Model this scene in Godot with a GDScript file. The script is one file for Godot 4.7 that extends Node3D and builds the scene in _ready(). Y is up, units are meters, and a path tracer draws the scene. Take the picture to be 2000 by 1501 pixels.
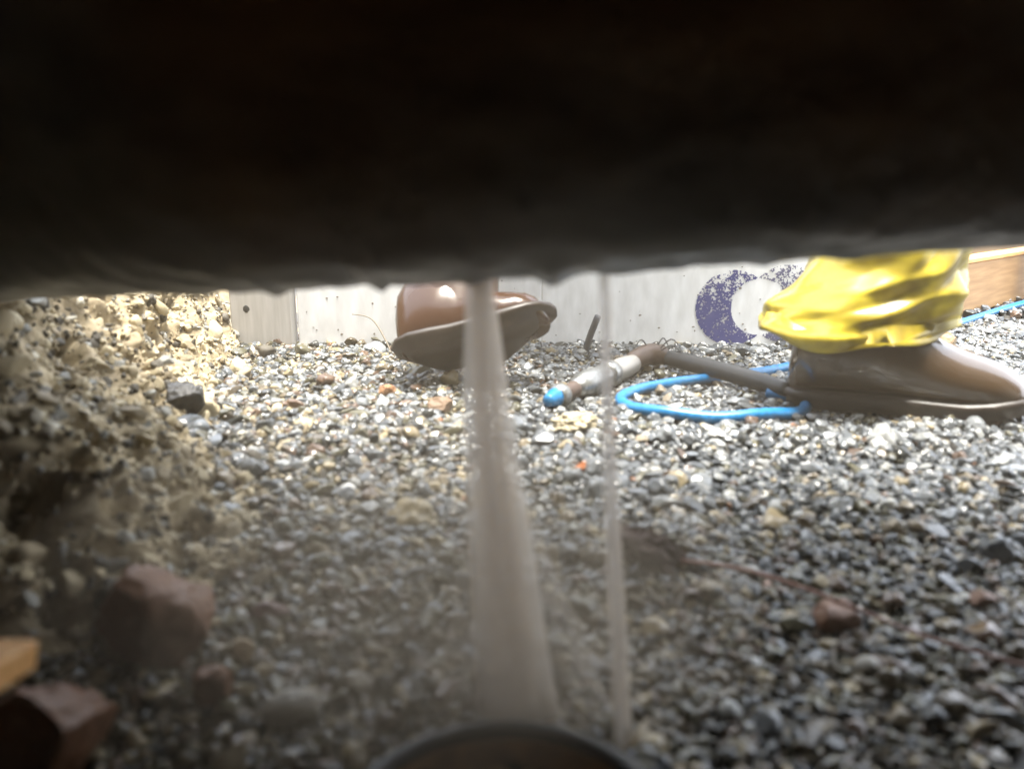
extends Node3D
# A gravel hollow below an overhanging rock slab. Units are metres, y is up, the camera looks along -z.

var rng := RandomNumberGenerator.new()
var taken := {}
var n_big := FastNoiseLite.new()
var n_mid := FastNoiseLite.new()
var n_fine := FastNoiseLite.new()
var n_ridge := FastNoiseLite.new()
var mats := {}
var stone_meshes: Array[ArrayMesh] = []
var rock_meshes: Array[ArrayMesh] = []

# ---------------------------------------------------------------- naming
func numbered(called: String) -> String:
	var k: int = taken.get(called, 0)
	taken[called] = k + 1
	return called if k == 0 else "%s_%03d" % [called, k]

func tag(o: Node, label: String, category: String, group := "") -> void:
	o.set_meta("label", label)
	o.set_meta("category", category)
	if group != "":
		o.set_meta("group", group)

func thing(called: String, label: String, category: String, at := Vector3.ZERO, group := "") -> Node3D:
	var o := Node3D.new()
	o.name = numbered(called)
	add_child(o)
	o.position = at
	tag(o, label, category, group)
	return o

func obj(called: String, mesh: Mesh, m: Material, parent: Node = self) -> MeshInstance3D:
	var o := MeshInstance3D.new()
	o.mesh = mesh
	o.material_override = m
	if parent == self:
		o.name = numbered(called)
	else:
		var k := 0
		var want := called
		while parent.has_node(want):
			k += 1
			want = "%s_%03d" % [called, k]
		o.name = want
	parent.add_child(o, true)
	return o

# ---------------------------------------------------------------- materials
func lin(r: float, g: float, b: float) -> Color:
	return Color(r, g, b).linear_to_srgb()

func noise_tex(freq: float, lo: Color, hi: Color, size := 512, sd := 1, octaves := 4) -> NoiseTexture2D:
	var n := FastNoiseLite.new()
	n.seed = sd
	n.noise_type = FastNoiseLite.TYPE_SIMPLEX_SMOOTH
	n.frequency = freq
	n.fractal_octaves = octaves
	var t := NoiseTexture2D.new()
	t.width = size
	t.height = size
	t.seamless = true
	t.noise = n
	var g := Gradient.new()
	g.set_color(0, lo)
	g.set_color(1, hi)
	t.color_ramp = g
	return t

func bump_tex(freq: float, size := 512, sd := 5) -> NoiseTexture2D:
	var n := FastNoiseLite.new()
	n.seed = sd
	n.frequency = freq
	n.fractal_octaves = 4
	var t := NoiseTexture2D.new()
	t.width = size
	t.height = size
	t.seamless = true
	t.as_normal_map = true
	t.bump_strength = 6.0
	t.noise = n
	return t

func mat(c: Color, rough: float, tex: Texture2D = null, per_m := 8.0, normal: Texture2D = null, nscale := 0.6) -> StandardMaterial3D:
	var m := StandardMaterial3D.new()
	m.albedo_color = c
	m.roughness = rough
	if tex or normal:
		m.uv1_triplanar = true
		m.uv1_scale = Vector3.ONE * per_m
	if tex:
		m.albedo_texture = tex
	if normal:
		m.normal_enabled = true
		m.normal_texture = normal
		m.normal_scale = nscale
	return m

# ---------------------------------------------------------------- shapes
func sheet(rows: Array, wrap := false, cap := false, tint := false) -> ArrayMesh:
	# rows of equally many points joined into a smooth surface
	var st := SurfaceTool.new()
	st.begin(Mesh.PRIMITIVE_TRIANGLES)
	st.set_smooth_group(0)
	var n: int = rows[0].size()
	for i in rows.size():
		for j in n:
			st.set_uv(Vector2(float(j) / n, float(i) / rows.size()))
			if tint:
				st.set_color(light_tint(rows[i][j]))
			st.add_vertex(rows[i][j])
	var last := n if wrap else n - 1
	for i in rows.size() - 1:
		for j in last:
			var a := i * n + j
			var b := i * n + (j + 1) % n
			for k in [a, a + n, b, b, a + n, b + n]:
				st.add_index(k)
	if cap:
		for e in [0, rows.size() - 1]:
			var mid := Vector3.ZERO
			for p in rows[e]:
				mid += p / n
			st.add_vertex(mid)
			var c := rows.size() * n + (0 if e == 0 else 1)
			for j in n:
				var a: int = e * n + j
				var b: int = e * n + (j + 1) % n
				for k in ([a, b, c] if e == 0 else [b, a, c]):
					st.add_index(k)
	st.generate_normals()
	return st.commit()

func smooth_path(pts: Array, per: int) -> PackedVector3Array:
	var out := PackedVector3Array()
	for i in pts.size() - 1:
		var p0: Vector3 = pts[maxi(i - 1, 0)]
		var p1: Vector3 = pts[i]
		var p2: Vector3 = pts[i + 1]
		var p3: Vector3 = pts[mini(i + 2, pts.size() - 1)]
		for k in per:
			out.append(p1.cubic_interpolate(p2, p0, p3, float(k) / per))
	out.append(pts[-1])
	return out

func tube(path: PackedVector3Array, radii: Array, sides := 12, flat := 1.0, wobble := 0.0, ridge := 0.0) -> ArrayMesh:
	var rows := []
	for i in path.size():
		var d := (path[mini(i + 1, path.size() - 1)] - path[maxi(i - 1, 0)]).normalized()
		var s := d.cross(Vector3.UP if absf(d.y) < 0.9 else Vector3.BACK).normalized()
		var u := s.cross(d).normalized()
		var f := float(i) / (path.size() - 1) * (radii.size() - 1)
		var r := lerpf(radii[int(f)], radii[mini(int(f) + 1, radii.size() - 1)], f - int(f))
		var row := PackedVector3Array()
		for j in sides:
			var a := -TAU * j / sides
			var rr := r * (1.0 + wobble * n_mid.get_noise_3d(cos(a) * 30.0 + path[0].x * 900.0, path[i].y * 60.0, sin(a) * 30.0) + ridge * sin(a * 5.0 + path[0].x * 300.0))
			row.append(path[i] + s * cos(a) * rr + u * sin(a) * rr * flat)
		rows.append(row)
	return sheet(rows, true, true)

func block(size: Vector3, bevel: float, rough := 0.0, sd := 0.0) -> ArrayMesh:
	# a box with chamfered edges, slightly uneven when rough
	var st := SurfaceTool.new()
	st.begin(Mesh.PRIMITIVE_TRIANGLES)
	st.set_smooth_group(-1)
	var h := size / 2.0
	var quads := []
	for axis in 3:
		for sg in [-1.0, 1.0]:
			var a := (axis + 1) % 3
			var b := (axis + 2) % 3
			var q := []
			for c in [[-1, -1], [1, -1], [1, 1], [-1, 1]]:
				var v := Vector3.ZERO
				v[axis] = sg * h[axis]
				v[a] = c[0] * (h[a] - bevel)
				v[b] = c[1] * (h[b] - bevel)
				q.append(v)
			if sg > 0:
				q.reverse()
			quads.append(q)
	for axis in 3:
		var a := (axis + 1) % 3
		var b := (axis + 2) % 3
		for c in [[-1, -1], [1, -1], [1, 1], [-1, 1]]:
			var q := []
			for e in [[-1, 0], [1, 0], [1, 1], [-1, 1]]:
				var v := Vector3.ZERO
				v[axis] = e[0] * (h[axis] - bevel)
				v[a] = c[0] * (h[a] - (bevel if e[1] == 0 else 0.0))
				v[b] = c[1] * (h[b] - (0.0 if e[1] == 0 else bevel))
				q.append(v)
			if c[0] * c[1] < 0:
				q.reverse()
			quads.append(q)
	for sx in [-1, 1]:
		for sy in [-1, 1]:
			for sz in [-1, 1]:
				var s := Vector3(sx, sy, sz)
				var t := [s * Vector3(h.x, h.y - bevel, h.z - bevel), s * Vector3(h.x - bevel, h.y, h.z - bevel), s * Vector3(h.x - bevel, h.y - bevel, h.z)]
				if sx * sy * sz > 0:
					t.reverse()
				for v in t:
					st.add_vertex(v)
	for q in quads:
		for k in [0, 1, 2, 0, 2, 3]:
			st.add_vertex(q[k])
	st.generate_normals()
	return st.commit()

func icosphere(subdiv: int) -> Array:
	var t := (1.0 + sqrt(5.0)) / 2.0
	var v := [Vector3(-1, t, 0), Vector3(1, t, 0), Vector3(-1, -t, 0), Vector3(1, -t, 0), Vector3(0, -1, t), Vector3(0, 1, t), Vector3(0, -1, -t), Vector3(0, 1, -t), Vector3(t, 0, -1), Vector3(t, 0, 1), Vector3(-t, 0, -1), Vector3(-t, 0, 1)]
	for i in v.size():
		v[i] = v[i].normalized()
	var f := [[0, 11, 5], [0, 5, 1], [0, 1, 7], [0, 7, 10], [0, 10, 11], [1, 5, 9], [5, 11, 4], [11, 10, 2], [10, 7, 6], [7, 1, 8], [3, 9, 4], [3, 4, 2], [3, 2, 6], [3, 6, 8], [3, 8, 9], [4, 9, 5], [2, 4, 11], [6, 2, 10], [8, 6, 7], [9, 8, 1]]
	for s in subdiv:
		var mids := {}
		var g := []
		for tri in f:
			var m := []
			for e in 3:
				var key := Vector2i(mini(tri[e], tri[(e + 1) % 3]), maxi(tri[e], tri[(e + 1) % 3]))
				if not mids.has(key):
					mids[key] = v.size()
					v.append((v[key.x] + v[key.y]).normalized())
				m.append(mids[key])
			g.append_array([[tri[0], m[0], m[2]], [tri[1], m[1], m[0]], [tri[2], m[2], m[1]], [m[0], m[1], m[2]]])
		f = g
	return [v, f]

func stone(sd: int, subdiv: int, squash: Vector3, lumps: float, cuts: int, flat := false) -> ArrayMesh:
	# unit-size pebble: a sphere with flats cut by a few planes and some noise
	var r := RandomNumberGenerator.new()
	r.seed = sd
	var ico := icosphere(subdiv)
	var planes := []
	for i in cuts:
		planes.append([Vector3(r.randfn(), r.randfn(), r.randfn()).normalized(), r.randf_range(0.45, 0.8)])
	var st := SurfaceTool.new()
	st.begin(Mesh.PRIMITIVE_TRIANGLES)
	st.set_smooth_group(-1 if flat else 0)
	for p in ico[0]:
		var q: Vector3 = p
		for c in planes:
			var over: float = q.dot(c[0]) - c[1]
			if over > 0.0:
				q -= c[0] * over * 0.92
		q *= 1.0 + lumps * n_mid.get_noise_3d(p.x * 9.0 + sd * 37.0, p.y * 9.0, p.z * 9.0)
		q *= 1.0 + lumps * 0.5 * n_mid.get_noise_3d(p.x * 27.0 + sd * 37.0, p.y * 27.0, p.z * 27.0)
		st.add_vertex(q * squash * 0.5)
	for tri in ico[1]:
		for k in [tri[0], tri[2], tri[1]]:
			st.add_index(k)
	st.generate_normals()
	return st.commit()

# ---------------------------------------------------------------- terrain
const TOE := [[-6.0, -0.62], [-1.75, -0.53], [-1.35, -0.47], [-1.05, -0.37], [-0.87, -0.25], [-0.76, -0.2], [-0.66, -0.31], [-0.55, -0.44], [-0.3, -0.55], [2.0, -0.6]]

func toe_x(z: float) -> float:
	for i in TOE.size() - 1:
		if z <= TOE[i + 1][0]:
			var t := clampf((z - TOE[i][0]) / (TOE[i + 1][0] - TOE[i][0]), 0.0, 1.0)
			return lerpf(TOE[i][1], TOE[i + 1][1], smoothstep(0.0, 1.0, t) * 0.4 + t * 0.6)
	return -0.6

func ground_y(x: float, z: float) -> float:
	var d := -z
	var y := 0.0
	if d < 1.05:
		y = -(1.05 - clampf(d, 0.2, 1.05)) * 0.133
	y += 0.008 * n_big.get_noise_2d(x * 60.0, z * 60.0) + 0.004 * n_big.get_noise_2d(x * 200.0, z * 200.0)
	if d > 2.4:
		y += 0.02 * n_big.get_noise_2d(x * 8.0, z * 8.0)
	return y

func bank_point(s: float, z: float) -> Vector3:
	# s: metres to the left of the bank's toe
	var x := toe_x(z) - s
	var steep := lerpf(0.75, 1.45, smoothstep(-0.9, -1.6, z))
	var h := steep * (sqrt(s * s + 0.0016) - 0.04) if s > 0.0 else -0.35 * -s
	h = minf(h, 0.62 + 0.1 * s)
	var base := ground_y(x, z) + h - 0.006
	var p := Vector3(x, base, z)
	var k := smoothstep(-0.04, 0.12, s)
	var q := p * 100.0
	var dis := 0.05 * n_big.get_noise_3d(q.x * 1.3, q.y * 1.3, q.z * 1.3) + 0.018 * n_mid.get_noise_3d(q.x * 1.2, q.y * 1.2, q.z * 1.2) + 0.006 * n_fine.get_noise_3d(q.x * 1.2, q.y * 1.2, q.z * 1.2)
	# hollows where stones fell out
	var hole := n_ridge.get_noise_3d(q.x * 0.8, q.y * 0.8, q.z * 0.8)
	dis -= 0.055 * smoothstep(0.1, 0.42, hole)
	var nrm := Vector3(steep, 1.0, 0.15).normalized()
	return p + nrm * dis * k

func make_ground() -> void:
	var xs := []
	var zs := []
	var x := -60.0
	while x < 60.0:
		xs.append(x)
		x += 8.0 if absf(x + 0.5) > 9.0 else (0.6 if absf(x) > 2.2 else 0.03)
	var z := 8.0
	while z > -60.0:
		zs.append(z)
		z -= 8.0 if z < -9.0 else (0.6 if z < -3.4 or z > 0.3 else 0.03)
	var rows := []
	for zz in zs:
		var row := PackedVector3Array()
		for xx in xs:
			row.append(Vector3(xx, ground_y(xx, zz) - 0.004, zz))
		rows.append(row)
	var g := obj("gravel_ground", sheet(rows), mats.grit)
	g.set_meta("kind", "structure")
	tag(g, "damp gravel bed sloping down into the dark hollow under the slab", "ground")
	# largest near pebbles, each of its own
	var count := 0
	var tries := 0
	while count < 270 and tries < 4000:
		tries += 1
		var d := rng.randf_range(0.46, 0.86)
		var px := rng.randf_range(-0.62, 0.62) * d
		var s := toe_x(-d) - px
		if s > 0.03:
			continue
		var size := rng.randf_range(0.011, 0.022) * (1.0 + 0.5 * maxf(0.0, rng.randfn() - 0.8))
		var o := obj("pebble", stone_meshes[rng.randi() % stone_meshes.size()], mats.pebbles[pick_tone(px, -d)], g)
		o.transform = Transform3D(Basis.from_euler(Vector3(rng.randf_range(-0.4, 0.4), rng.randf() * TAU, rng.randf_range(-0.4, 0.4))).scaled(Vector3.ONE * size), Vector3(px, ground_y(px, -d) + size * rng.randf_range(0.12, 0.3), -d))
		count += 1

const TONES := [[0.098, 0.104, 0.108], [0.155, 0.163, 0.168], [0.25, 0.257, 0.258], [0.4, 0.395, 0.37], [0.06, 0.061, 0.055], [0.3, 0.24, 0.16], [0.42, 0.33, 0.19], [0.16, 0.1, 0.065], [0.55, 0.53, 0.48], [0.4, 0.17, 0.07], [0.145, 0.13, 0.078], [0.11, 0.082, 0.046]]
const WEIGHTS := [0.19, 0.2, 0.17, 0.1, 0.13, 0.04, 0.02, 0.02, 0.05, 0.004, 0.06]

func pick_tone(x: float, z: float) -> int:
	var u := rng.randf()
	var brown := 0.45 * exp(-(pow((x + 0.1) / 0.09, 2.0) + pow((z + 0.98) / 0.12, 2.0))) + smoothstep(-0.05, -0.35, x + 0.3 * (z + 0.9)) * 0.35 + smoothstep(-1.0, -0.65, z) * 0.8
	if rng.randf() < brown:
		return [10, 5, 7, 10, 6, 4, 11, 11][rng.randi() % 8]
	for i in WEIGHTS.size():
		u -= WEIGHTS[i]
		if u < 0.0:
			return i
	return 1

func scatter(called: String, label: String, spots: Array, mesh: Mesh, m: Material) -> void:
	# spots: [Transform3D, Color]
	var mm := MultiMesh.new()
	mm.transform_format = MultiMesh.TRANSFORM_3D
	mm.use_colors = true
	mm.mesh = mesh
	mm.instance_count = spots.size()
	for i in spots.size():
		mm.set_instance_transform(i, spots[i][0])
		mm.set_instance_color(i, spots[i][1])
	var o := MultiMeshInstance3D.new()
	o.multimesh = mm
	o.material_override = m
	o.name = numbered(called)
	o.set_meta("kind", "stuff")
	tag(o, label, "gravel")
	add_child(o)

func make_gravel() -> void:
	var lots := []
	for i in stone_meshes.size():
		lots.append([])
	var zones := [[0.42, 1.0, 0.68, 15000], [1.0, 2.0, 0.72, 36000], [2.0, 4.8, 0.75, 22000]]
	for zn in zones:
		for i in zn[3]:
			var d := sqrt(lerpf(zn[0] * zn[0], zn[1] * zn[1], rng.randf()))
			var x := rng.randf_range(-zn[2], zn[2]) * d
			if d > 2.0 and x < 0.3:
				continue
			var s := toe_x(-d) - x
			if s > 0.05 + 0.05 * rng.randf():
				continue
			var size := 0.0085 * exp(rng.randfn() * 0.42) + 0.003
			if d > 2.0:
				size *= 1.6
			var c: Array = TONES[pick_tone(x, -d)]
			var v := rng.randf_range(0.75, 1.25)
			var b := Basis.from_euler(Vector3(rng.randf_range(-0.6, 0.6), rng.randf() * TAU, rng.randf_range(-0.6, 0.6))).scaled(Vector3.ONE * size)
			lots[rng.randi() % lots.size()].append([Transform3D(b, Vector3(x, ground_y(x, -d) + size * rng.randf_range(-0.1, 0.32), -d)), Color(c[0] * v, c[1] * v, c[2] * v)])
	var kinds := ["flat", "rounded", "long", "chunky", "broken", "lumpy"]
	for i in lots.size():
		scatter("gravel", "loose " + kinds[i] + " grey gravel stones spread over the damp bed", lots[i], stone_meshes[i], mats.gravel)

func make_bank() -> void:
	var rows := []
	var z := -2.3
	while z < 0.6:
		var row := PackedVector3Array()
		var s := 1.1
		while s > -0.09:
			row.append(bank_point(s, z))
			s -= 0.005 if s < 0.5 else 0.03
		rows.append(row)
		z += 0.005 if z < -0.45 and z > -1.9 else 0.04
	var o := obj("earth_bank", sheet(rows), mats.clay)
	o.set_meta("kind", "structure")
	tag(o, "rough ochre clay bank full of stones, rising beside the gravel", "bank")
	var clods := []
	for i in stone_meshes.size():
		clods.append([])
	for i in 17000:
		var zz := rng.randf_range(-1.85, -0.5)
		var s := rng.randf_range(-0.14, 0.46)
		if s < 0.02 and rng.randf() < 0.3 + (0.02 - s) * 4.0:
			continue
		var p := bank_point(s, zz) if s > 0.0 else Vector3(toe_x(zz) - s, ground_y(toe_x(zz) - s, zz), zz)
		var size := 0.005 * exp(rng.randfn() * 0.62) + 0.0018
		var t := rng.randf() + 0.35 * n_big.get_noise_3d(p.x * 260.0, p.y * 260.0, p.z * 260.0)
		var c := Color(0.36, 0.3, 0.19)
		if t < 0.24:
			c = Color(0.075, 0.065, 0.048)
		elif t < 0.34:
			c = Color(0.22, 0.215, 0.19)
		elif t < 0.56:
			c = Color(0.23, 0.185, 0.115)
		elif t > 0.95:
			c = Color(0.5, 0.46, 0.37)
		c = c * rng.randf_range(0.75, 1.2)
		var b := Basis.from_euler(Vector3(rng.randf() * TAU, rng.randf() * TAU, rng.randf() * TAU)).scaled(Vector3.ONE * size)
		clods[rng.randi() % 6].append([Transform3D(b, p + Vector3(0.5, 0.6, 0.1) * size * 0.15), c])
	var kinds := ["flat", "rounded", "long", "chunky", "broken", "lumpy"]
	for i in clods.size():
		scatter("bank_clods", kinds[i] + " crumbs of ochre clay and grit stuck to the earth bank", clods[i], stone_meshes[i], mats.clod)

# ---------------------------------------------------------------- rock slab
func lip_depth(x: float) -> float:
	return 0.665 + 0.27 * smoothstep(-0.12, -0.58, x)

func slab_line(x: float) -> float:
	var k := lip_depth(x) / 0.665
	return 0.33 + ((0.06 if x > 0.0 else 0.042) * clampf(x / k, -0.9, 0.9) - 0.073) * k

const NUBS := [[-0.182, 0.005, 0.007], [-0.1, 0.006, 0.004], [-0.03, 0.004, 0.006], [0.03, 0.007, 0.009], [0.19, 0.003, 0.006]]

func light_tint(p: Vector3) -> Color:  # tint of the light put into the vertex colour by depth
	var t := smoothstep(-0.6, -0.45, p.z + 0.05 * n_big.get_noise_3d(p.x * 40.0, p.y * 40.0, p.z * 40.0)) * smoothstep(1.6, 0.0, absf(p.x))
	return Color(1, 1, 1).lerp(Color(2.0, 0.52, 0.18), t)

func make_slab() -> void:
	# closed outline in (z, height over the lip line): front face, top, back, and the hollow underside
	var outline := [[-0.665, 0.0], [-0.69, 0.012], [-0.715, 0.05], [-0.75, 0.11], [-0.8, 0.27], [-0.85, 0.46], [-0.82, 0.62], [-0.5, 0.74], [0.4, 0.74], [1.2, 0.72], [1.5, 0.4], [1.5, -0.45], [1.15, -0.45], [1.0, 0.0], [0.8, 0.26], [0.4, 0.36], [0.1, 0.37], [-0.1, 0.35], [-0.25, 0.33], [-0.4, 0.285], [-0.47, 0.21], [-0.5, 0.135], [-0.525, 0.075], [-0.56, 0.03], [-0.6, 0.01], [-0.635, 0.001]]
	var prof := PackedVector3Array()
	var pts := []
	for p in outline:
		pts.append(Vector3(0, p[1], p[0]))
	pts.append(pts[0])
	prof = smooth_path(pts, 7)
	prof.remove_at(prof.size() - 1)
	var rows := []
	var x := -1.9
	while x < 1.91:
		var row := PackedVector3Array()
		for p in prof:
			var q := Vector3(x, p.y + slab_line(x), p.z)
			var amp := 0.0025 + 0.027 * smoothstep(0.01, 0.2, p.y)
			if p.z < -0.7:
				q.z -= 0.02 * smoothstep(0.05, 0.3, p.y)
			q.z -= (lip_depth(x) - 0.665) * smoothstep(0.5, -0.3, p.z)
			var lip := smoothstep(0.03, 0.0, p.y) * smoothstep(-0.5, -0.6, p.z)
			for k in NUBS:
				q.y -= k[1] * lip * exp(-pow((x - k[0]) / k[2], 2.0))
			var s := Vector3(x * 22.0, q.y * 60.0, q.z * 60.0)
			q.y += amp * n_big.get_noise_3d(s.x * 1.6, s.y, s.z) + 0.0035 * n_mid.get_noise_3d(x * 60.0, q.y * 160.0, q.z * 160.0) + 0.0022 * n_fine.get_noise_3d(x * 60.0, q.y * 60.0, q.z * 60.0)
			q.z += 0.4 * amp * n_big.get_noise_3d(s.x * 1.6 + 90.0, s.y, s.z)
			row.append(q)
		rows.append(row)
		x += 0.006 if absf(x) < 0.5 else 0.05
	for r in rows:
		r.reverse()
	# light painted into the colour: grey at the lit lip, red-brown in the dark
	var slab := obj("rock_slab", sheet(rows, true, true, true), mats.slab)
	tag(slab, "huge dark wet rock slab overhanging the gravel hollow", "rock")
	# added rock out of view, blocks light from the right
	var rows2 := []
	for i in 40:
		var row := PackedVector3Array()
		var zz := lerpf(-0.62, 1.4, i / 39.0)
		for j in 30:
			var a := j / 29.0
			var q := Vector3(0.78 + 0.12 * a + 0.25 * pow(absf(a - 0.5) * 2.0, 3.0), lerpf(-0.3, 0.75, a), zz)
			q.x += 0.12 * n_big.get_noise_3d(q.x * 70.0, q.y * 90.0, q.z * 90.0) + 0.02 * n_mid.get_noise_3d(q.x * 90.0, q.y * 90.0, q.z * 90.0)
			row.append(q)
		for j in 10:
			row.append(Vector3(1.9, lerpf(0.75, -0.3, j / 9.0), zz))
		rows2.append(row)
	var side := obj("added_shade_rock", sheet(rows2, true, true), mats.slab)
	tag(side, "unseen added rock keeping light out of the right side of the hollow", "rock")

# ---------------------------------------------------------------- water
func make_water() -> void:
	var w := thing("main_water_stream", "wide cloudy stream of muddy water falling from the slab's lip", "water")
	var a := [Vector3(-0.027, 0.272, -0.664), Vector3(-0.02, 0.16, -0.64), Vector3(-0.008, 0.04, -0.605), Vector3(0.004, -0.07, -0.568)]
	var core := smooth_path(a, 14)
	obj("stream_body", tube(core, [0.0085, 0.013, 0.019, 0.0225, 0.025, 0.028, 0.032], 20, 0.8, 0.07, 0.03), mats.water, w)
	var inner := PackedVector3Array()
	for p in core:
		inner.append(p + Vector3(0.004, 0, 0.002))
	obj("stream_core", tube(inner, [0.004, 0.0075, 0.011, 0.0125, 0.013, 0.013, 0.012], 16, 0.8, 0.08, 0.05), mats.water, w)
	var spread := [[-0.85, 0.3, 0.003], [-0.6, 0.7, 0.0022], [-0.35, 0.9, 0.0034], [-0.1, 1.0, 0.0016], [0.15, 0.9, 0.0028], [0.42, 0.85, 0.0018], [0.66, 0.7, 0.0026], [0.9, 0.35, 0.002]]
	for q in spread:
		var line := PackedVector3Array()
		for i in core.size():
			var grow := lerpf(0.0055, 0.021, float(i) / core.size())
			line.append(core[i] + Vector3(q[0] * grow + 0.0012 * sin(i * 0.23 + q[0] * 9.0), 0, q[1] * grow * 0.7))
		obj("strand", tube(line, [q[2] * 0.7, q[2], q[2] * 1.2, q[2] * 1.4, q[2] * 1.3], 10, 0.8, 0.12), mats.foam, w)
	var veil := PackedVector3Array()
	for i in range(20, core.size()):
		veil.append(core[i] + Vector3(0.002 * (i - 20) / 20.0, 0, -0.004))
	obj("spray_veil", tube(veil, [0.015, 0.03, 0.042, 0.055, 0.07], 24, 0.7, 0.3, 0.04), mats.spray, w)
	var n := thing("narrow_water_stream", "thin stream of muddy water falling beside the wide one", "water")
	var b := [Vector3(0.07, 0.278, -0.664), Vector3(0.074, 0.16, -0.642), Vector3(0.078, 0.04, -0.595), Vector3(0.08, -0.075, -0.525)]
	obj("stream_body", tube(smooth_path(b, 14), [0.0036, 0.0046, 0.0055, 0.0062, 0.0068, 0.0072], 14, 0.9, 0.15), mats.water, n)
	var b2 := PackedVector3Array()
	for p in smooth_path(b, 14):
		b2.append(p + Vector3(0.0015, 0, 0.002))
	obj("strand", tube(b2, [0.0018, 0.0025, 0.0032, 0.0036, 0.0036], 10, 0.9, 0.15), mats.water, n)

	var banks := [
		["glare_haze", "added thin pale haze imitating lens glare in the opening under the slab", Vector3(1.7, 0.6, 1.1), Vector3(-0.05, 0.05, -0.85), 0.1],  # haze added in place of lens glare, lifts the dark areas
		["spray_mist", "broad faint spray spreading over the gravel left of the streams", Vector3(0.62, 0.3, 0.46), Vector3(-0.1, 0.0, -0.66), 0.6],
		["spray_mist", "pale spray hanging round both streams above the gravel", Vector3(0.44, 0.24, 0.34), Vector3(-0.07, -0.02, -0.62), 0.8],
		["spray_mist", "denser spray round the foot of the wide stream", Vector3(0.3, 0.18, 0.24), Vector3(-0.05, -0.035, -0.59), 1.1],
		["spray_mist", "low cloud of spray hugging the gravel left of the bucket", Vector3(0.22, 0.13, 0.16), Vector3(-0.07, -0.05, -0.565), 1.2],
		["spray_mist", "small dense puff of spray right where the wide stream lands", Vector3(0.15, 0.12, 0.12), Vector3(-0.01, -0.045, -0.57), 1.8]]
	for k in banks:
		var mist := FogVolume.new()
		mist.shape = RenderingServer.FOG_VOLUME_SHAPE_ELLIPSOID
		mist.size = k[2]
		mist.position = k[3]
		var fm := FogMaterial.new()
		fm.density = k[4]
		fm.albedo = Color(0.98, 0.9, 0.78)
		mist.material = fm
		mist.name = numbered(k[0])
		mist.set_meta("kind", "stuff")
		tag(mist, k[1], "mist")
		add_child(mist)

# ---------------------------------------------------------------- boots and trousers
func super_ring(hw: float, y0: float, y1: float, x: float, n := 22, e := 0.75) -> PackedVector3Array:
	var row := PackedVector3Array()
	for j in n:
		var a := -TAU * j / n
		var c := cos(a)
		var s := sin(a)
		row.append(Vector3(x, (y0 + y1) / 2.0 + signf(s) * pow(absf(s), e) * (y1 - y0) / 2.0, signf(c) * pow(absf(c), e) * hw * (1.0 - 0.18 * maxf(0.0, s))))
	return row

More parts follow.
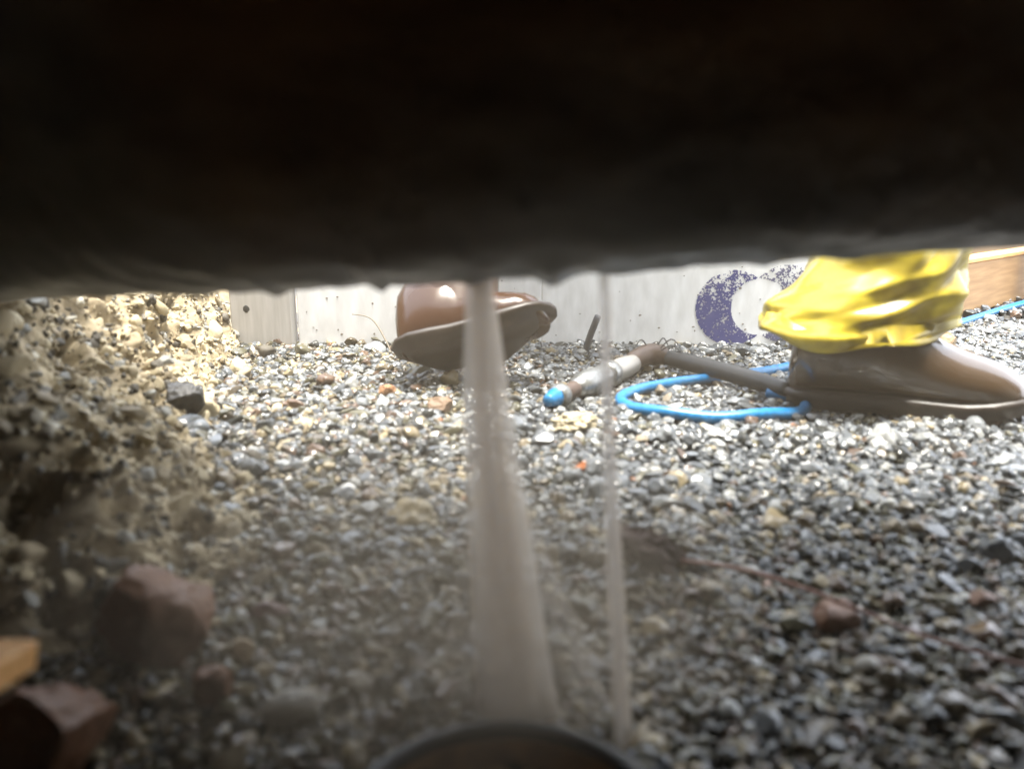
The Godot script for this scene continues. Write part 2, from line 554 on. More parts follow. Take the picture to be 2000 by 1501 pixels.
func boot(parent: Node3D, at: Transform3D, label: String, shaft_tilt: float, shaft_top: float, flare: float, rubber: Material) -> Node3D:
	var r := Node3D.new()
	r.name = "boot" if not parent.has_node("boot") else "boot_001"
	parent.add_child(r, true)
	r.transform = at
	if label != "":
		r.set_meta("label", label)
	var st := [[0.0, 0.012, 0.06], [0.004, 0.026, 0.09], [0.014, 0.036, 0.13], [0.04, 0.043, 0.16], [0.08, 0.045, 0.17], [0.115, 0.045, 0.165], [0.14, 0.045, 0.145], [0.165, 0.047, 0.118], [0.19, 0.05, 0.099], [0.215, 0.052, 0.088], [0.24, 0.052, 0.081], [0.262, 0.048, 0.073], [0.28, 0.041, 0.063], [0.293, 0.031, 0.052], [0.301, 0.019, 0.041], [0.304, 0.008, 0.034]]
	var rows := []
	for q in st:
		var row := super_ring(q[1], 0.014, q[2], q[0])
		for i in row.size():
			var p := row[i]
			var w := 0.0035 * n_mid.get_noise_3d(p.x * 260.0, p.y * 60.0, p.z * 40.0) * smoothstep(0.25, 0.15, p.x)
			row[i] = p + Vector3(0, w, w)
			row[i].x = 0.15 + (row[i].x - 0.15) * (1.0 - 0.34 * flare * smoothstep(0.02, -0.055, p.z))
			row[i] += Vector3(0, 0.005, 0.004) * flare * n_big.get_noise_3d(p.x * 400.0, p.y * 400.0, p.z * 400.0)
		rows.append(row)
	obj("upper", sheet(rows, true, true), rubber, r)
	var shaft := []
	for i in 16:
		var h := lerpf(0.075, shaft_top, i / 15.0)
		var row := PackedVector3Array()
		for j in 24:
			var a := TAU * j / 24
			var crease := 1.0 + 0.05 * sin(h * 140.0 + 1.5 * sin(a)) * smoothstep(0.13, 0.17, h) * smoothstep(0.3, 0.2, h) * (1.0 if shaft_top > 0.25 else 0.0)
			row.append(Vector3(0.066 + 0.055 * flare + shaft_tilt * (h - 0.1) + cos(a) * (lerpf(0.062, 0.078, i / 15.0) + 0.028 * flare) * crease, h, sin(a) * lerpf(0.036 + 0.008 * flare, 0.062 if flare > 0.5 else 0.04, i / 15.0) * crease))
		shaft.append(row)
	for i in 4:   # the open top turns inwards
		var row := PackedVector3Array()
		for p in shaft[15]:
			var c := Vector3(0.066 + 0.055 * flare + shaft_tilt * (shaft_top - 0.1), shaft_top, 0)
			row.append(c + (p - c) * 0.94 + Vector3(0, 0.002 - 0.03 * i, 0))
		shaft.append(row)
	obj("shaft", sheet(shaft, true), rubber, r)
	# sole with a lip that stands proud of the upper
	var outl := PackedVector3Array()
	var prof := [[-0.006, 0.0], [-0.003, 0.022], [0.008, 0.036], [0.03, 0.044], [0.07, 0.046], [0.11, 0.045], [0.15, 0.048], [0.19, 0.053], [0.225, 0.057], [0.255, 0.055], [0.28, 0.047], [0.298, 0.035], [0.309, 0.02], [0.314, 0.006], [0.3145, 0.0]]
	for k in prof.size():
		outl.append(Vector3(prof[k][0], 0, prof[k][1]))
	for k in range(prof.size() - 2, 0, -1):
		outl.append(Vector3(prof[k][0], 0, -prof[k][1]))
	var srows := []
	for lv in [[0.0, 0.93 - 0.14 * flare], [0.004, 0.97 - 0.12 * flare], [0.016, 0.975 - 0.05 * flare], [0.019, 1.0 + 0.05 * flare], [0.027, 1.0 + 0.05 * flare], [0.03, 0.97 + 0.04 * flare]]:
		var row := PackedVector3Array()
		for p in outl:
			var arch := 0.006 * smoothstep(0.09, 0.11, p.x) * smoothstep(0.17, 0.15, p.x) if lv[0] < 0.001 else 0.0
			var thick := 1.0 if flare > 0.5 else 0.8
			var spring := 0.014 * smoothstep(0.22, 0.32, p.x)
			var narrow := 1.0 - 0.34 * flare * smoothstep(0.02, -0.055, p.z)
			row.append(Vector3(0.15 + (p.x - 0.15) * lv[1] * narrow, lv[0] * thick + arch + spring, p.z * lv[1]))
		srows.append(row)
	obj("sole", sheet(srows, true, true), mats.sole, r)
	return r

func lattice(i: int, j: int) -> float:
	return float(hash(Vector2i(posmod(i, 15), j)) % 2001) / 1000.0 - 1.0

func crumple(u: float, v: float) -> float:
	# flat facets between random lattice heights, their creases slightly rounded
	var sum := 0.0
	for k in [[0.0, 0.0], [0.06, 0.02], [-0.06, -0.02], [0.03, -0.06], [-0.03, 0.06]]:
		var a: float = u + k[0]
		var b: float = v + k[1] + 0.15 * sin(a * 2.0)
		var i := floori(a)
		var j := floori(b)
		var x := a - i
		var y := b - j
		if x + y < 1.0:
			sum += lattice(i, j) * (1.0 - x - y) + lattice(i + 1, j) * x + lattice(i, j + 1) * y
		else:
			sum += lattice(i + 1, j + 1) * (x + y - 1.0) + lattice(i + 1, j) * (1.0 - y) + lattice(i, j + 1) * (1.0 - x)
	return sum / 5.0

func make_person() -> void:
	var who := thing("person", "person in yellow rain trousers and brown rubber boots standing on the gravel", "person", Vector3(0.0, 0.0, -1.25))
	# trousers: right leg, hips and left leg as one loft from hem to hem
	var rings := [
		[Vector3(0.49, 0.112, 0.03), 0.125, 0.098], [Vector3(0.49, 0.118, 0.03), 0.132, 0.1], [Vector3(0.492, 0.126, 0.03), 0.137, 0.102], [Vector3(0.5, 0.14, 0.028), 0.13, 0.096], [Vector3(0.508, 0.157, 0.025), 0.128, 0.1],
		[Vector3(0.525, 0.178, 0.02), 0.12, 0.1], [Vector3(0.537, 0.202, 0.015), 0.11, 0.098], [Vector3(0.548, 0.23, 0.01), 0.102, 0.096], [Vector3(0.55, 0.27, 0.0), 0.098, 0.094], [Vector3(0.55, 0.35, 0.0), 0.095, 0.09],
		[Vector3(0.54, 0.46, 0.0), 0.095, 0.095], [Vector3(0.5, 0.6, -0.03), 0.1, 0.1], [Vector3(0.46, 0.75, -0.08), 0.11, 0.11], [Vector3(0.4, 0.88, -0.14), 0.13, 0.15], [Vector3(0.34, 0.96, -0.18), 0.14, 0.17], [Vector3(0.26, 0.95, -0.22), 0.14, 0.17],
		[Vector3(0.19, 0.86, -0.26), 0.12, 0.14], [Vector3(0.13, 0.72, -0.3), 0.11, 0.11], [Vector3(0.07, 0.58, -0.34), 0.1, 0.1], [Vector3(0.03, 0.48, -0.36), 0.1, 0.09], [Vector3(0.0, 0.4, -0.36), 0.11, 0.09]]
	var rows := []
	var centres := []
	var wide := []
	var deep := []
	for g in rings:
		centres.append(g[0])
		wide.append(g[1])
		deep.append(g[2])
	var path := smooth_path(centres, 5)
	for i in path.size():
		var f := float(i) / 5.0
		var k := mini(int(f), rings.size() - 2)
		var t := f - k
		var rx := lerpf(wide[k], wide[k + 1], t)
		var rz := lerpf(deep[k], deep[k + 1], t)
		var d := (path[mini(i + 1, path.size() - 1)] - path[maxi(i - 1, 0)]).normalized()
		var side := Vector3.RIGHT
		var up := Vector3.UP if f < 12.0 else (Vector3.DOWN if f > 16.0 else Vector3.LEFT)
		side = (Vector3.RIGHT if up != Vector3.LEFT else Vector3.UP)
		if f > 16.0:
			side = Vector3.LEFT
		elif f > 12.0:
			var w := (f - 12.0) / 4.0
			side = Vector3.RIGHT.rotated(Vector3.BACK, w * PI)
		var row := PackedVector3Array()
		for j in 72:
			var a := TAU * j / 72
			var p := path[i] + side * cos(a) * rx + Vector3.BACK * sin(a) * rz
			var h := path[i].y
			# creased stiff cloth: broad folds with sharp ridges
			var lump := crumple(j / 72.0 * 15.0, f * 0.8) * lerpf(0.003, 0.014, smoothstep(0.0, 3.0, f)) + 0.004 * n_big.get_noise_3d(p.x * 120.0, p.y * 120.0, p.z * 120.0)
			var out := (p - path[i]).normalized()
			p += out * lump
			if f < 3.0:
				p.y += (0.008 * sin(a * 2.0 + 0.6) + 0.005 * sin(a * 5.0)) * (1.0 - f / 3.0)
			row.append(p)
		rows.append(row)
	# cloth turned in at the first hem
	var inside := []
	for i in 3:
		var row := PackedVector3Array()
		for p in rows[0]:
			row.append(path[0] + (p - path[0]) * (0.95 - 0.05 * i) + Vector3(0, 0.012 * (2 - i) + 0.004, 0))
		inside.append(row)
	inside.reverse()
	obj("trousers", sheet(inside + rows, true), mats.yellow, who)
	boot(who, Transform3D(Basis(Vector3.UP, -0.36) * Basis.from_scale(Vector3(1.06, 1.08, 1.0)), Vector3(0.416, 0.004, 0.0)), "brown rubber boot standing flat, shiny wet toe pointing right", 0.3, 0.15, 0.0, mats.rubber)
	var b := Basis(Vector3.UP, 0.05) * Basis(Vector3.BACK, 0.19) * Basis(Vector3.RIGHT, -0.74) * Basis.from_scale(Vector3(0.83, 1.0, 1.15))
	boot(who, Transform3D(b, Vector3(-0.178, 0.036, -0.09)), "muddy brown rubber boot tipped on its side with the sole showing", 0.15, 0.33, 1.0, mats.wet_rubber)
	# jacket above the hips
	var jrows := []
	for q in [[0.92, 0.17, 0.15], [0.98, 0.2, 0.16], [1.1, 0.2, 0.15], [1.25, 0.22, 0.14], [1.38, 0.23, 0.14], [1.46, 0.18, 0.12], [1.5, 0.08, 0.08], [1.54, 0.06, 0.065], [1.6, 0.075, 0.09], [1.68, 0.085, 0.1], [1.75, 0.075, 0.09], [1.79, 0.03, 0.04]]:
		var row := PackedVector3Array()
		for j in 24:
			var a := TAU * j / 24
			row.append(Vector3(0.3 + cos(a) * q[1], q[0], -0.2 + sin(a) * q[2]))
		jrows.append(row)
	obj("hooded_jacket", sheet(jrows, true, true), mats.yellow, who)

# ---------------------------------------------------------------- hose and tool
func lift(pts: Array, r: float) -> Array:
	var out := []
	for p in pts:
		out.append(Vector3(p[0], ground_y(p[0], p[1]) + r + 0.003 + (p[2] if p.size() > 2 else 0.0), p[1]))
	return out

func make_tools() -> void:
	var r := 0.0085
	var run := lift([[1.62, -2.42], [1.358, -2.244], [0.95, -1.87], [0.7, -1.66], [0.484, -1.475], [0.352, -1.391], [0.268, -1.331], [0.2, -1.285], [0.163, -1.235], [0.172, -1.185], [0.215, -1.153], [0.284, -1.138], [0.35, -1.146], [0.405, -1.17], [0.43, -1.205], [0.42, -1.24], [0.39, -1.262]], r)
	var hose := obj("air_hose", tube(smooth_path(run, 10), [r], 14), mats.blue)
	tag(hose, "bright blue air hose lying in a loop on the gravel by the boots", "hose")
	var tool := thing("air_tool", "long black handled air tool with a silver coupling lying on the gravel", "tool")
	var handle := lift([[0.265, -1.455, 0.012], [0.34, -1.36, 0.012], [0.415, -1.238, 0.006]], 0.013)
	obj("handle", tube(smooth_path(handle, 8), [0.012, 0.0145, 0.0145, 0.0145, 0.011], 14), mats.black, tool)
	var grip := lift([[0.2, -1.42, 0.012], [0.235, -1.45, 0.016], [0.268, -1.455, 0.014]], 0.013)
	obj("grip", tube(smooth_path(grip, 6), [0.014, 0.018, 0.02, 0.015], 14, 1.0, 0.15), mats.brown_plastic, tool)
	var c0 := Vector3(0.06, ground_y(0.06, -1.2) + 0.02, -1.2)
	var c1 := Vector3(0.205, ground_y(0.2, -1.42) + 0.026, -1.415)
	var along := func(t0: float, t1: float, rr: Array) -> ArrayMesh:
		var p := PackedVector3Array()
		for i in 9:
			p.append(c0.lerp(c1, lerpf(t0, t1, i / 8.0)))
		return tube(p, rr, 18)
	obj("hose_end", along.call(-0.06, 0.03, [0.0085, 0.0105, 0.013, 0.014]), mats.blue, tool)
	obj("collar", along.call(0.03, 0.1, [0.016, 0.0185, 0.0185, 0.017]), mats.steel, tool)
	obj("neck", along.call(0.1, 0.24, [0.011, 0.012, 0.013]), mats.brown_plastic, tool)
	obj("coupling", along.call(0.24, 0.62, [0.013, 0.02, 0.021, 0.021, 0.019, 0.021]), mats.steel, tool)
	obj("coupling_ring", along.call(0.62, 0.7, [0.0225, 0.0235, 0.0225]), mats.steel, tool)
	obj("coupling_tail", along.call(0.7, 1.0, [0.018, 0.019, 0.016]), mats.steel_dull, tool)
	# bristly dark fibres round the tool's joint
	for i in 5:
		var a := rng.randf_range(-1.2, 1.2)
		var p0 := Vector3(0.245, 0.03, -1.45)
		var p1 := p0 + Vector3(sin(a) * 0.03, 0.022 + rng.randf() * 0.012, rng.randf_range(-0.01, 0.02))
		var p2 := p1 + Vector3(sin(a) * 0.022, -0.012 - rng.randf() * 0.015, 0.004)
		obj("wire_end", tube(smooth_path([p0, p1, p2], 5), [0.0014, 0.0012, 0.0008], 5), mats.black, tool)
	var rod := obj("steel_rod", tube(smooth_path([Vector3(0.138, -0.02, -1.63), Vector3(0.148, 0.03, -1.615), Vector3(0.163, 0.078, -1.6)], 4), [0.0065, 0.0065, 0.0065], 10), mats.rod)
	tag(rod, "short dark steel rod sticking up from gravel in front of the white board", "rod")

# ---------------------------------------------------------------- boards behind
func print_mesh(which: int) -> ArrayMesh:
	# worn print of two discs, each bitten by one round gap between them; built as a thin crust of paint
	var st := SurfaceTool.new()
	st.begin(Mesh.PRIMITIVE_TRIANGLES)
	st.set_normal(Vector3.BACK)
	var c := 0.0016
	for iy in 126:
		for ix in 170:
			var p := Vector2(ix * c, iy * c)
			if p.distance_to(Vector2(0.142, 0.083)) < 0.057:
				continue
			var d := p.distance_to(Vector2(0.09, 0.081)) if which == 0 else p.distance_to(Vector2(0.196, 0.089))
			if d > (0.076 if which == 0 else 0.078) or (which == 1 and p.x < 0.1):
				continue
			var wear := 0.8 * n_fine.get_noise_2d(ix * 0.5, iy * 0.5) + 0.7 * n_mid.get_noise_2d(ix * 0.5, iy * 0.5)
			var lim := (0.38 if which == 0 else 0.34) - 0.42 * smoothstep(0.07, 0.15, p.y)
			if wear > lim:
				continue
			for k in [[0, 0], [0, 1], [1, 1], [0, 0], [1, 1], [1, 0]]:
				st.add_vertex(Vector3(p.x + k[0] * c, p.y + k[1] * c, 0.0))
	return st.commit()

func offcut_place() -> Transform3D:
	var n := Vector3(0.05, 0.95, -0.28).normalized()
	var down := Vector3(0.1, 0.1, 0.99)
	down = (down - n * down.dot(n)).normalized()
	var across := n.cross(down)
	return Transform3D(Basis(across, n, down), Vector3(-0.286, 0.06, -0.465) - across * 0.08 + down * 0.035 - n * 0.009)

func make_boards() -> void:
	var f := thing("white_barrier", "smeared white board with worn blue crescent print standing behind the gravel", "board", Vector3(0, 0, -1.72))
	for q in [[-0.435, 0.06, 0.02], [0.06, 0.86, 0.0]]:
		var w: float = q[1] - q[0] - 0.001
		var o := obj("panel", block(Vector3(w, 0.4, 0.022), 0.002), mats.white, f)
		o.position = Vector3((q[0] + q[1]) / 2.0, 0.17, q[2] * 0.0)
	var post := obj("weathered_post", block(Vector3(0.125, 0.42, 0.04), 0.004), mats.grey_wood, f)
	post.position = Vector3(-0.503, 0.17, 0.008)
	post.set_meta("label", "grey weathered plank with a dark knot at the board's left end")
	var knot := obj("knot", stone(77, 2, Vector3(1, 1.2, 0.35), 0.2, 0), mats.black, f)
	knot.transform = Transform3D(Basis.from_scale(Vector3.ONE * 0.014), Vector3(-0.532, 0.078, 0.027))
	for w in 2:
		var logo := obj("crescent_print", print_mesh(w), mats.print_blue if w == 0 else mats.print_grey, f)
		logo.position = Vector3(0.356, -0.004, 0.0125)
	# dark spatters on the board
	for i in 70:
		var s := rng.randf_range(0.0015, 0.0042)
		var sp := obj("mud_spot", stone_meshes[rng.randi() % 3], mats.mud_spot, f)
		sp.transform = Transform3D(Basis.from_scale(Vector3(s, s * rng.randf_range(1.0, 1.8), 0.002)), Vector3(rng.randf_range(-0.42, 0.62), rng.randf_range(0.01, 0.17), 0.0115))
	var twig := obj("twig", tube(smooth_path([Vector3(-0.32, 0.068, -1.69), Vector3(-0.28, 0.06, -1.68), Vector3(-0.25, 0.02, -1.66), Vector3(-0.235, -0.01, -1.64)], 5), [0.001, 0.0014, 0.0016, 0.0012], 8), mats.twig)
	tag(twig, "thin bent twig leaning on the white board left of the boot", "twig")
	# planks on the far right
	var dir := Vector3(0.338, 0.0, -0.31).normalized()
	var pl := thing("timber_plank", "brown timber plank on edge behind the yellow trousers", "plank", Vector3(1.2, 0.065, -2.2))
	pl.rotation.y = atan2(-dir.z, dir.x)
	obj("plank_body", block(Vector3(0.85, 0.128, 0.045), 0.003), mats.wood, pl)
	var top := obj("sawn_edge", block(Vector3(0.85, 0.012, 0.049), 0.002), mats.wood_pale, pl)
	top.position = Vector3(0, 0.0705, 0.0)
	var back := thing("rear_plank", "pale timber plank lying behind the brown plank", "plank", Vector3(1.28, 0.12, -2.5))
	back.rotation.y = atan2(-dir.z, dir.x) - 0.12
	obj("plank_body", block(Vector3(1.2, 0.24, 0.05), 0.004), mats.wood_mid, back)
	var post2 := obj("dark_post", block(Vector3(0.07, 0.5, 0.07), 0.006), mats.dark_wood)
	post2.position = Vector3(1.47, 0.2, -2.32)
	tag(post2, "dark timber post at the far end of the brown plank", "post")
	# board corner poking in at lower left
	var tip := obj("wood_offcut", block(Vector3(0.16, 0.018, 0.07), 0.0015), mats.wood_pale)
	tip.transform = offcut_place()
	tag(tip, "sawn orange wood offcut poking in at the lower left", "offcut")

# ---------------------------------------------------------------- loose things on the gravel
func rock(called: String, label: String, category: String, k: int, m: Material, at: Vector3, size: Vector3, turn: Vector3, sink := 0.25) -> void:
	var o := obj(called, rock_meshes[k], m)
	o.transform = Transform3D(Basis.from_euler(turn) * Basis.from_scale(size), Vector3(at.x, ground_y(at.x, at.z) + size.y * (0.5 - sink), at.z))
	tag(o, label, category)

func make_loose() -> void:
	rock("red_rock", "large reddish brown rock with a pale broken top edge on dark mud", "rock", 0, mats.red_rock, Vector3(-0.296, 0, -0.635), Vector3(0.12, 0.118, 0.1), Vector3(0.15, 0.5, -0.25), 0.2)
	rock("red_rock", "dark red rock in the lower left corner beside the wood offcut", "rock", 1, mats.red_rock, Vector3(-0.318, 0, -0.505), Vector3(0.1, 0.085, 0.085), Vector3(0.1, 1.4, 0.2), 0.2)
	rock("red_rock", "small pointed red stone right of the large reddish rock", "rock", 2, mats.red_rock, Vector3(-0.228, 0, -0.575), Vector3(0.04, 0.042, 0.035), Vector3(0.2, 0.9, 0.5), 0.2)
	rock("oval_stone", "pale smooth oval stone near the spray at the bottom", "stone", 3, mats.pale_stone, Vector3(-0.165, 0, -0.565), Vector3(0.046, 0.026, 0.034), Vector3(0, 0.2, 0.05), 0.2)
	rock("tan_stone", "angular tan stone beside the large reddish rock", "stone", 1, mats.tan_stone, Vector3(-0.222, 0, -0.63), Vector3(0.032, 0.026, 0.026), Vector3(0.2, 2.2, 0.3), 0.2)
	rock("pink_stone", "broken dark pink stone above the tan stone", "stone", 2, mats.pink_stone, Vector3(-0.218, 0, -0.685), Vector3(0.045, 0.022, 0.025), Vector3(0.1, 0.3, -0.2), 0.2)
	rock("white_chip", "small white stone chip between the red stones at the bottom", "stone", 4, mats.white_stone, Vector3(-0.212, 0, -0.545), Vector3(0.013, 0.01, 0.009), Vector3(0.1, 0.8, 0.6), 0.1)
	rock("bark_chunk", "dark brown chunk of bark right of the narrow water stream", "bark", 4, mats.bark, Vector3(0.132, 0, -0.765), Vector3(0.075, 0.05, 0.045), Vector3(0.1, -0.35, -0.35), 0.15)
	rock("rusty_stone", "rusty red stone on dark gravel at the lower right", "stone", 0, mats.red_rock, Vector3(0.28, 0, -0.672), Vector3(0.058, 0.042, 0.045), Vector3(0.2, 0.6, 0.1), 0.25)
	rock("brick_shard", "small red brick shard at the right edge of the gravel", "stone", 1, mats.red_rock, Vector3(0.425, 0, -0.705), Vector3(0.035, 0.016, 0.022), Vector3(0, 0.3, -0.1), 0.1)
	rock("round_pebble", "pale round pebble below the rusty red stone", "stone", 3, mats.pale_stone, Vector3(0.285, 0, -0.612), Vector3(0.021, 0.017, 0.019), Vector3(0, 0.3, 0), 0.05)
	rock("cream_rock", "crumbly cream rock on the gravel below the silver coupling", "rock", 5, mats.cream_stone, Vector3(0.085, 0, -1.1), Vector3(0.062, 0.03, 0.045), Vector3(0, 0.4, 0), 0.2)
	rock("tan_rock", "tan rock on the gravel right behind the yellow trousers", "rock", 1, mats.tan_stone, Vector3(0.84, 0, -1.63), Vector3(0.07, 0.055, 0.06), Vector3(0.1, 1.0, 0.1), 0.2)
	rock("brown_stone", "brown stone on the gravel left of the wide stream", "stone", 2, mats.brown_stone, Vector3(-0.108, 0, -1.2), Vector3(0.05, 0.03, 0.035), Vector3(0, 0.4, 0.1), 0.2)
	rock("orange_stone", "dull orange stone in front of the tipped boot", "stone", 0, mats.orange_stone, Vector3(-0.198, 0, -1.305), Vector3(0.042, 0.026, 0.03), Vector3(0, 1.4, 0.1), 0.2)
	rock("orange_chip", "bright orange stone chip between the two water streams", "stone", 4, mats.orange_chip, Vector3(0.083, 0, -0.958), Vector3(0.018, 0.016, 0.012), Vector3(0.4, 0.4, 0.3), 0.05)
	rock("white_pebble", "bright white pebble left of the wide stream, biggest white one there", "stone", 3, mats.white_stone, Vector3(-0.187, 0, -0.912), Vector3(0.019, 0.014, 0.014), Vector3(0, 0.4, 0.2), 0.1)
	rock("dark_stone", "dark flat stone half buried in the clay bank", "stone", 1, mats.dark_stone, Vector3(-0.46, 0.0, -1.14), Vector3(0.075, 0.055, 0.06), Vector3(0.2, 0.4, 0.6), -0.1)
	var root := obj("thin_root", tube(smooth_path([Vector3(0.162, -0.026, -0.755), Vector3(0.21, -0.024, -0.735), Vector3(0.255, -0.026, -0.705), Vector3(0.3, -0.032, -0.672), Vector3(0.345, -0.042, -0.645), Vector3(0.42, -0.048, -0.605), Vector3(0.5, -0.055, -0.58)], 6), [0.0025, 0.0028, 0.0022, 0.002, 0.0016], 7, 1.0, 0.3), mats.root)
	tag(root, "thin reddish root running across the dark gravel at lower right", "root")
	# bucket that catches the water
	var b := thing("rubber_bucket", "black rimmed rusty bucket below the falling water", "bucket", Vector3(-0.004, -0.1, -0.42))
	var rows := []
	for q in [[0.0, -0.02], [0.07, -0.02], [0.076, -0.015], [0.084, 0.03], [0.089, 0.056], [0.091, 0.059]]:
		var row := PackedVector3Array()
		for j in 48:
			var a := TAU * j / 48
			row.append(Vector3(cos(a) * q[0], q[1], sin(a) * q[0]))
		rows.append(row)
	obj("bucket_wall", sheet(rows, true), mats.black, b)
	var inner := []
	for q in [[0.09, 0.06], [0.087, 0.056], [0.082, 0.03], [0.072, -0.012], [0.0, -0.012]]:
		var row := PackedVector3Array()
		for j in 48:
			var a := TAU * j / 48
			row.append(Vector3(cos(a) * q[0], q[1], sin(a) * q[0]))
		inner.append(row)
	obj("rusty_lining", sheet(inner, true), mats.rust, b)
	var rim := PackedVector3Array()
	var t := TorusMesh.new()
	t.inner_radius = 0.0845
	t.outer_radius = 0.0965
	t.rings = 64
	t.ring_segments = 16
	var o := obj("rim", t, mats.black, b)
	o.position = Vector3(0, 0.06, 0)
	var disc := []
	for q in [0.0845, 0.06, 0.03, 0.001]:
		var row := PackedVector3Array()
		for j in 48:
			var a := TAU * j / 48
			var p := Vector3(cos(a) * q, 0.036, sin(a) * q)
			p.y += 0.0025 * n_big.get_noise_2d(p.x * 1500.0, p.z * 1500.0)
			row.append(p)
		disc.append(row)
	obj("muddy_water", sheet(disc, true), mats.puddle, b)
	b.scale = Vector3(1.08, 1.0, 1.08)

# ---------------------------------------------------------------- palette
func make_materials() -> void:
	var speck := noise_tex(0.05, Color(0.62, 0.62, 0.62), Color(1, 1, 1), 256, 3)
	var fine_n := bump_tex(0.04, 512, 9)
	mats.grit = mat(lin(0.055, 0.048, 0.036), 0.6, speck, 20.0)
	mats.gravel = mat(lin(0.94, 0.97, 1.0), 0.2, speck, 1.1)
	mats.gravel.vertex_color_use_as_albedo = true
	mats.pebbles = []
	for c in TONES:
		mats.pebbles.append(mat(lin(c[0] * 0.85, c[1] * 0.85, c[2] * 0.85), 0.24, speck, 1.3))
	mats.clay = mat(Color.WHITE, 0.75, noise_tex(0.012, lin(0.12, 0.09, 0.05), lin(0.5, 0.41, 0.26), 512, 11, 5), 4.0, fine_n, 0.5)
	mats.clod = mat(Color.WHITE, 0.7)
	mats.clod.vertex_color_use_as_albedo = true
	mats.slab = mat(Color.WHITE, 0.38, noise_tex(0.01, lin(0.18, 0.185, 0.178), lin(0.5, 0.51, 0.49), 512, 21, 5), 2.5, fine_n, 0.5)
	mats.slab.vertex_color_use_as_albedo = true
	mats.slab.uv1_scale = Vector3(1.0, 3.5, 3.5)
	mats.water = mat(Color(lin(0.8, 0.65, 0.46), 0.34), 0.5)
	mats.water.albedo_color.a = 0.36
	mats.water.transparency = BaseMaterial3D.TRANSPARENCY_ALPHA
	mats.water.backlight_enabled = true
	mats.water.backlight = Color(0.9, 0.9, 0.9)
	mats.foam = mats.water.duplicate()
	mats.foam.albedo_color = lin(0.92, 0.79, 0.6)
	mats.foam.albedo_color.a = 0.3
	mats.spray = mats.water.duplicate()
	mats.spray.albedo_color.a = 0.1
	mats.rubber = mat(lin(0.052, 0.031, 0.016), 0.15)
	mats.rubber.clearcoat_enabled = true
	mats.rubber.clearcoat = 0.3
	mats.rubber.clearcoat_roughness = 0.2
	mats.rubber.clearcoat = 0.9
	mats.rubber.clearcoat_roughness = 0.1
	mats.wet_rubber = mats.rubber.duplicate()
	mats.wet_rubber.clearcoat = 0.25
	mats.wet_rubber.roughness = 0.26
	mats.wet_rubber.metallic_specular = 0.35
	mats.wet_rubber.albedo_color = lin(0.036, 0.0135, 0.005)
	mats.sole = mat(lin(0.03, 0.018, 0.011), 0.45, speck, 6.0)
	mats.yellow = mat(lin(0.72, 0.58, 0.05), 0.28, noise_tex(0.012, Color(0.5, 0.47, 0.36), Color(1, 1, 1), 256, 31, 3), 5.0)
	mats.blue = mat(lin(0.02, 0.24, 0.55), 0.3, speck, 9.0)
	mats.black = mat(lin(0.022, 0.022, 0.022), 0.45)
	mats.brown_plastic = mat(lin(0.1, 0.06, 0.04), 0.5, speck, 10.0)
	mats.steel = mat(lin(0.42, 0.42, 0.4), 0.38, speck, 12.0)
	mats.steel.metallic = 0.9
	mats.steel_dull = mat(lin(0.35, 0.33, 0.3), 0.5)
	mats.steel_dull.metallic = 0.6
	mats.rod = mat(lin(0.07, 0.075, 0.085), 0.5)
	mats.white = mat(Color.WHITE, 0.45, noise_tex(0.02, lin(0.66, 0.65, 0.63), lin(0.84, 0.835, 0.825), 512, 41, 5), 2.0)
	mats.white.uv1_scale = Vector3(3.0, 1.1, 3.0)
	mats.grey_wood = mat(Color.WHITE, 0.8, noise_tex(0.02, lin(0.36, 0.34, 0.31), lin(0.46, 0.44, 0.41), 256, 43), 4.0)
	mats.grey_wood.uv1_scale = Vector3(14, 1.5, 14)
	mats.print_blue = mat(lin(0.06, 0.065, 0.2), 0.5)
	mats.print_grey = mat(lin(0.12, 0.12, 0.2), 0.5)
	mats.mud_spot = mat(lin(0.16, 0.13, 0.1), 0.8)
	mats.twig = mat(lin(0.2, 0.17, 0.13), 0.8)
	mats.wood = mat(Color.WHITE, 0.6, noise_tex(0.015, lin(0.3, 0.165, 0.07), lin(0.46, 0.28, 0.13), 256, 51), 4.0)
	mats.wood.uv1_scale = Vector3(1.5, 18, 18)
	mats.wood_mid = mat(Color.WHITE, 0.6, noise_tex(0.015, lin(0.34, 0.22, 0.11), lin(0.5, 0.34, 0.18), 256, 52), 4.0)
	mats.wood_mid.uv1_scale = Vector3(1.5, 18, 18)
	mats.wood_pale = mat(Color.WHITE, 0.55, noise_tex(0.015, lin(0.66, 0.32, 0.1), lin(0.88, 0.52, 0.22), 256, 53), 4.0)
	mats.wood_pale.uv1_scale = Vector3(3, 24, 24)
	mats.dark_wood = mat(lin(0.06, 0.05, 0.035), 0.7)
	mats.red_rock = mat(Color.WHITE, 0.52, noise_tex(0.02, lin(0.065, 0.023, 0.008), lin(0.23, 0.1, 0.038), 256, 61, 5), 7.0, fine_n, 0.7)
	mats.pale_stone = mat(lin(0.42, 0.39, 0.33), 0.5, speck, 14.0)
	mats.tan_stone = mat(lin(0.42, 0.3, 0.17), 0.6, speck, 14.0, fine_n, 0.5)
	mats.pink_stone = mat(lin(0.2, 0.11, 0.1), 0.4, speck, 14.0, fine_n, 0.5)
	mats.white_stone = mat(lin(0.75, 0.74, 0.71), 0.4)
	mats.cream_stone = mat(lin(0.58, 0.5, 0.34), 0.7, speck, 14.0, fine_n, 0.7)
	mats.brown_stone = mat(lin(0.26, 0.16, 0.09), 0.6, speck, 14.0, fine_n, 0.6)
	mats.orange_stone = mat(lin(0.42, 0.22, 0.11), 0.6, speck, 14.0, fine_n, 0.6)
	mats.orange_chip = mat(lin(0.6, 0.2, 0.06), 0.5)
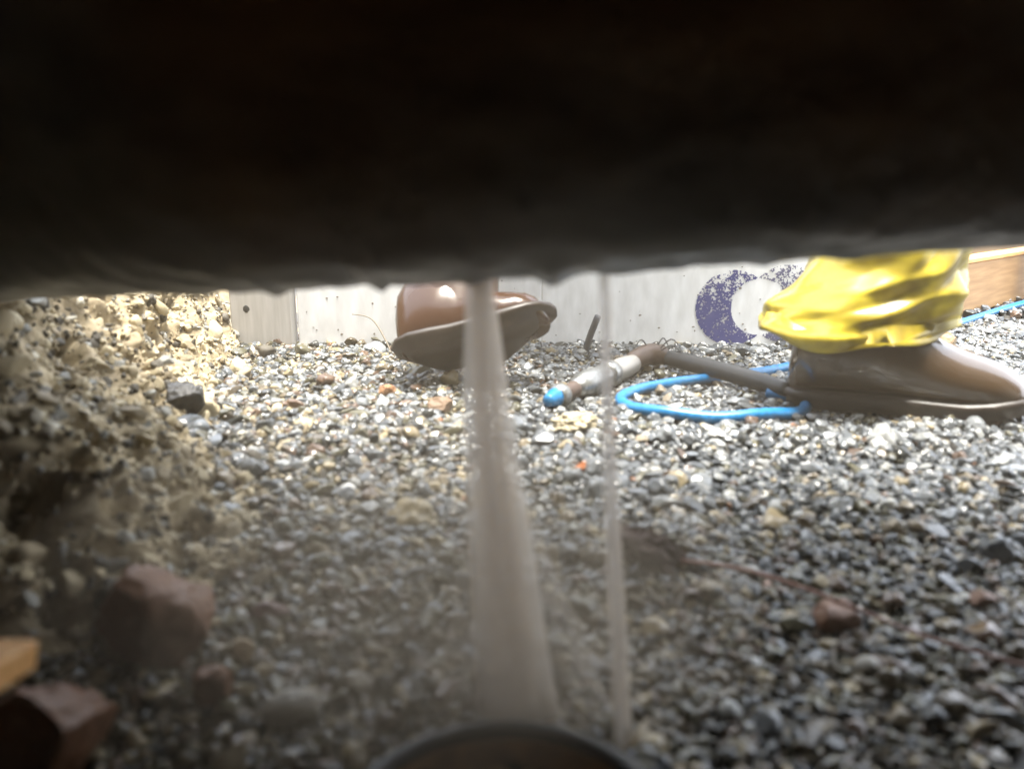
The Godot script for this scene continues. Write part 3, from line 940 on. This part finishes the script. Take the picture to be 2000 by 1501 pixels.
	mats.dark_stone = mat(lin(0.045, 0.04, 0.032), 0.5, speck, 14.0, fine_n, 0.6)
	mats.bark = mat(lin(0.07, 0.03, 0.018), 0.75, speck, 10.0, fine_n, 1.0)
	mats.root = mat(lin(0.16, 0.065, 0.04), 0.5)
	mats.rust = mat(Color.WHITE, 0.6, noise_tex(0.02, lin(0.12, 0.08, 0.05), lin(0.5, 0.27, 0.09), 256, 71), 6.0)
	mats.puddle = mat(Color.WHITE, 0.25, noise_tex(0.012, lin(0.3, 0.23, 0.15), lin(0.62, 0.42, 0.2), 256, 73), 5.0)

func _ready() -> void:
	rng.seed = 20240611
	# ---- camera
	var cam := Camera3D.new()
	cam.name = "camera"
	cam.position = Vector3(0, 0.33, 0)
	cam.rotation.x = -deg_to_rad(13.53)
	cam.keep_aspect = Camera3D.KEEP_HEIGHT
	cam.fov = 48.55
	cam.near = 0.02
	cam.far = 300.0
	var lens := CameraAttributesPhysical.new()
	lens.frustum_focal_length = 26.61
	lens.frustum_focus_distance = 1.9
	lens.frustum_near = 0.02
	lens.frustum_far = 300.0
	lens.exposure_aperture = 2.6
	cam.attributes = lens
	add_child(cam)
	cam.current = true
	# ---- sky and light
	var env := Environment.new()
	env.background_mode = Environment.BG_SKY
	var sm := ProceduralSkyMaterial.new()
	sm.sky_top_color = Color(0.84, 0.87, 0.92)
	sm.sky_horizon_color = Color(0.86, 0.87, 0.9)
	sm.ground_bottom_color = Color(0.3, 0.28, 0.25)
	sm.ground_horizon_color = Color(0.5, 0.5, 0.5)
	sm.sun_angle_max = 30.0
	var sky := Sky.new()
	sky.sky_material = sm
	env.sky = sky
	env.background_energy_multiplier = 0.6
	env.tonemap_mode = Environment.TONE_MAPPER_LINEAR
	env.tonemap_exposure = 11.2
	env.sdfgi_enabled = true
	env.ssao_enabled = true
	env.ssil_enabled = true
	env.volumetric_fog_enabled = true
	env.volumetric_fog_density = 0.0
	var we := WorldEnvironment.new()
	we.name = "world_environment"
	we.environment = env
	add_child(we)
	var sun := DirectionalLight3D.new()
	sun.name = "sun"
	sun.light_energy = 0.5
	sun.light_color = Color(1.0, 0.98, 0.94)
	sun.light_angular_distance = 20.0
	sun.shadow_enabled = true
	add_child(sun)
	sun.look_at_from_position(Vector3(0.04, 1.0, 0.08), Vector3.ZERO, Vector3.FORWARD)
	# ---- noise
	n_big.seed = 3
	n_big.frequency = 0.05
	n_big.noise_type = FastNoiseLite.TYPE_SIMPLEX_SMOOTH
	n_mid.seed = 7
	n_mid.frequency = 0.14
	n_mid.noise_type = FastNoiseLite.TYPE_SIMPLEX_SMOOTH
	n_mid.fractal_octaves = 3
	n_fine.seed = 13
	n_fine.frequency = 0.5
	n_fine.fractal_octaves = 2
	n_ridge.seed = 17
	n_ridge.frequency = 0.12
	n_ridge.noise_type = FastNoiseLite.TYPE_SIMPLEX_SMOOTH
	make_materials()
	var sq := [Vector3(1.3, 0.45, 0.95), Vector3(1.05, 0.75, 0.9), Vector3(1.6, 0.55, 0.75), Vector3(1.1, 0.8, 1.0), Vector3(1.35, 0.6, 0.8), Vector3(1.1, 0.8, 0.95)]
	for i in 6:
		stone_meshes.append(stone(100 + i, 2, sq[i], [0.1, 0.12, 0.1, 0.12, 0.15, 0.3][i], [6, 5, 7, 9, 11, 6][i], i in [0, 3, 4]))
	for i in 6:
		rock_meshes.append(stone(300 + i, 4, Vector3.ONE, [0.13, 0.14, 0.12, 0.06, 0.3, 0.45][i], [12, 10, 9, 0, 8, 4][i]))
	# ---- setting, then things
	make_ground()
	make_bank()
	make_slab()
	make_gravel()
	make_boards()
	make_person()
	make_tools()
	make_water()
	make_loose()
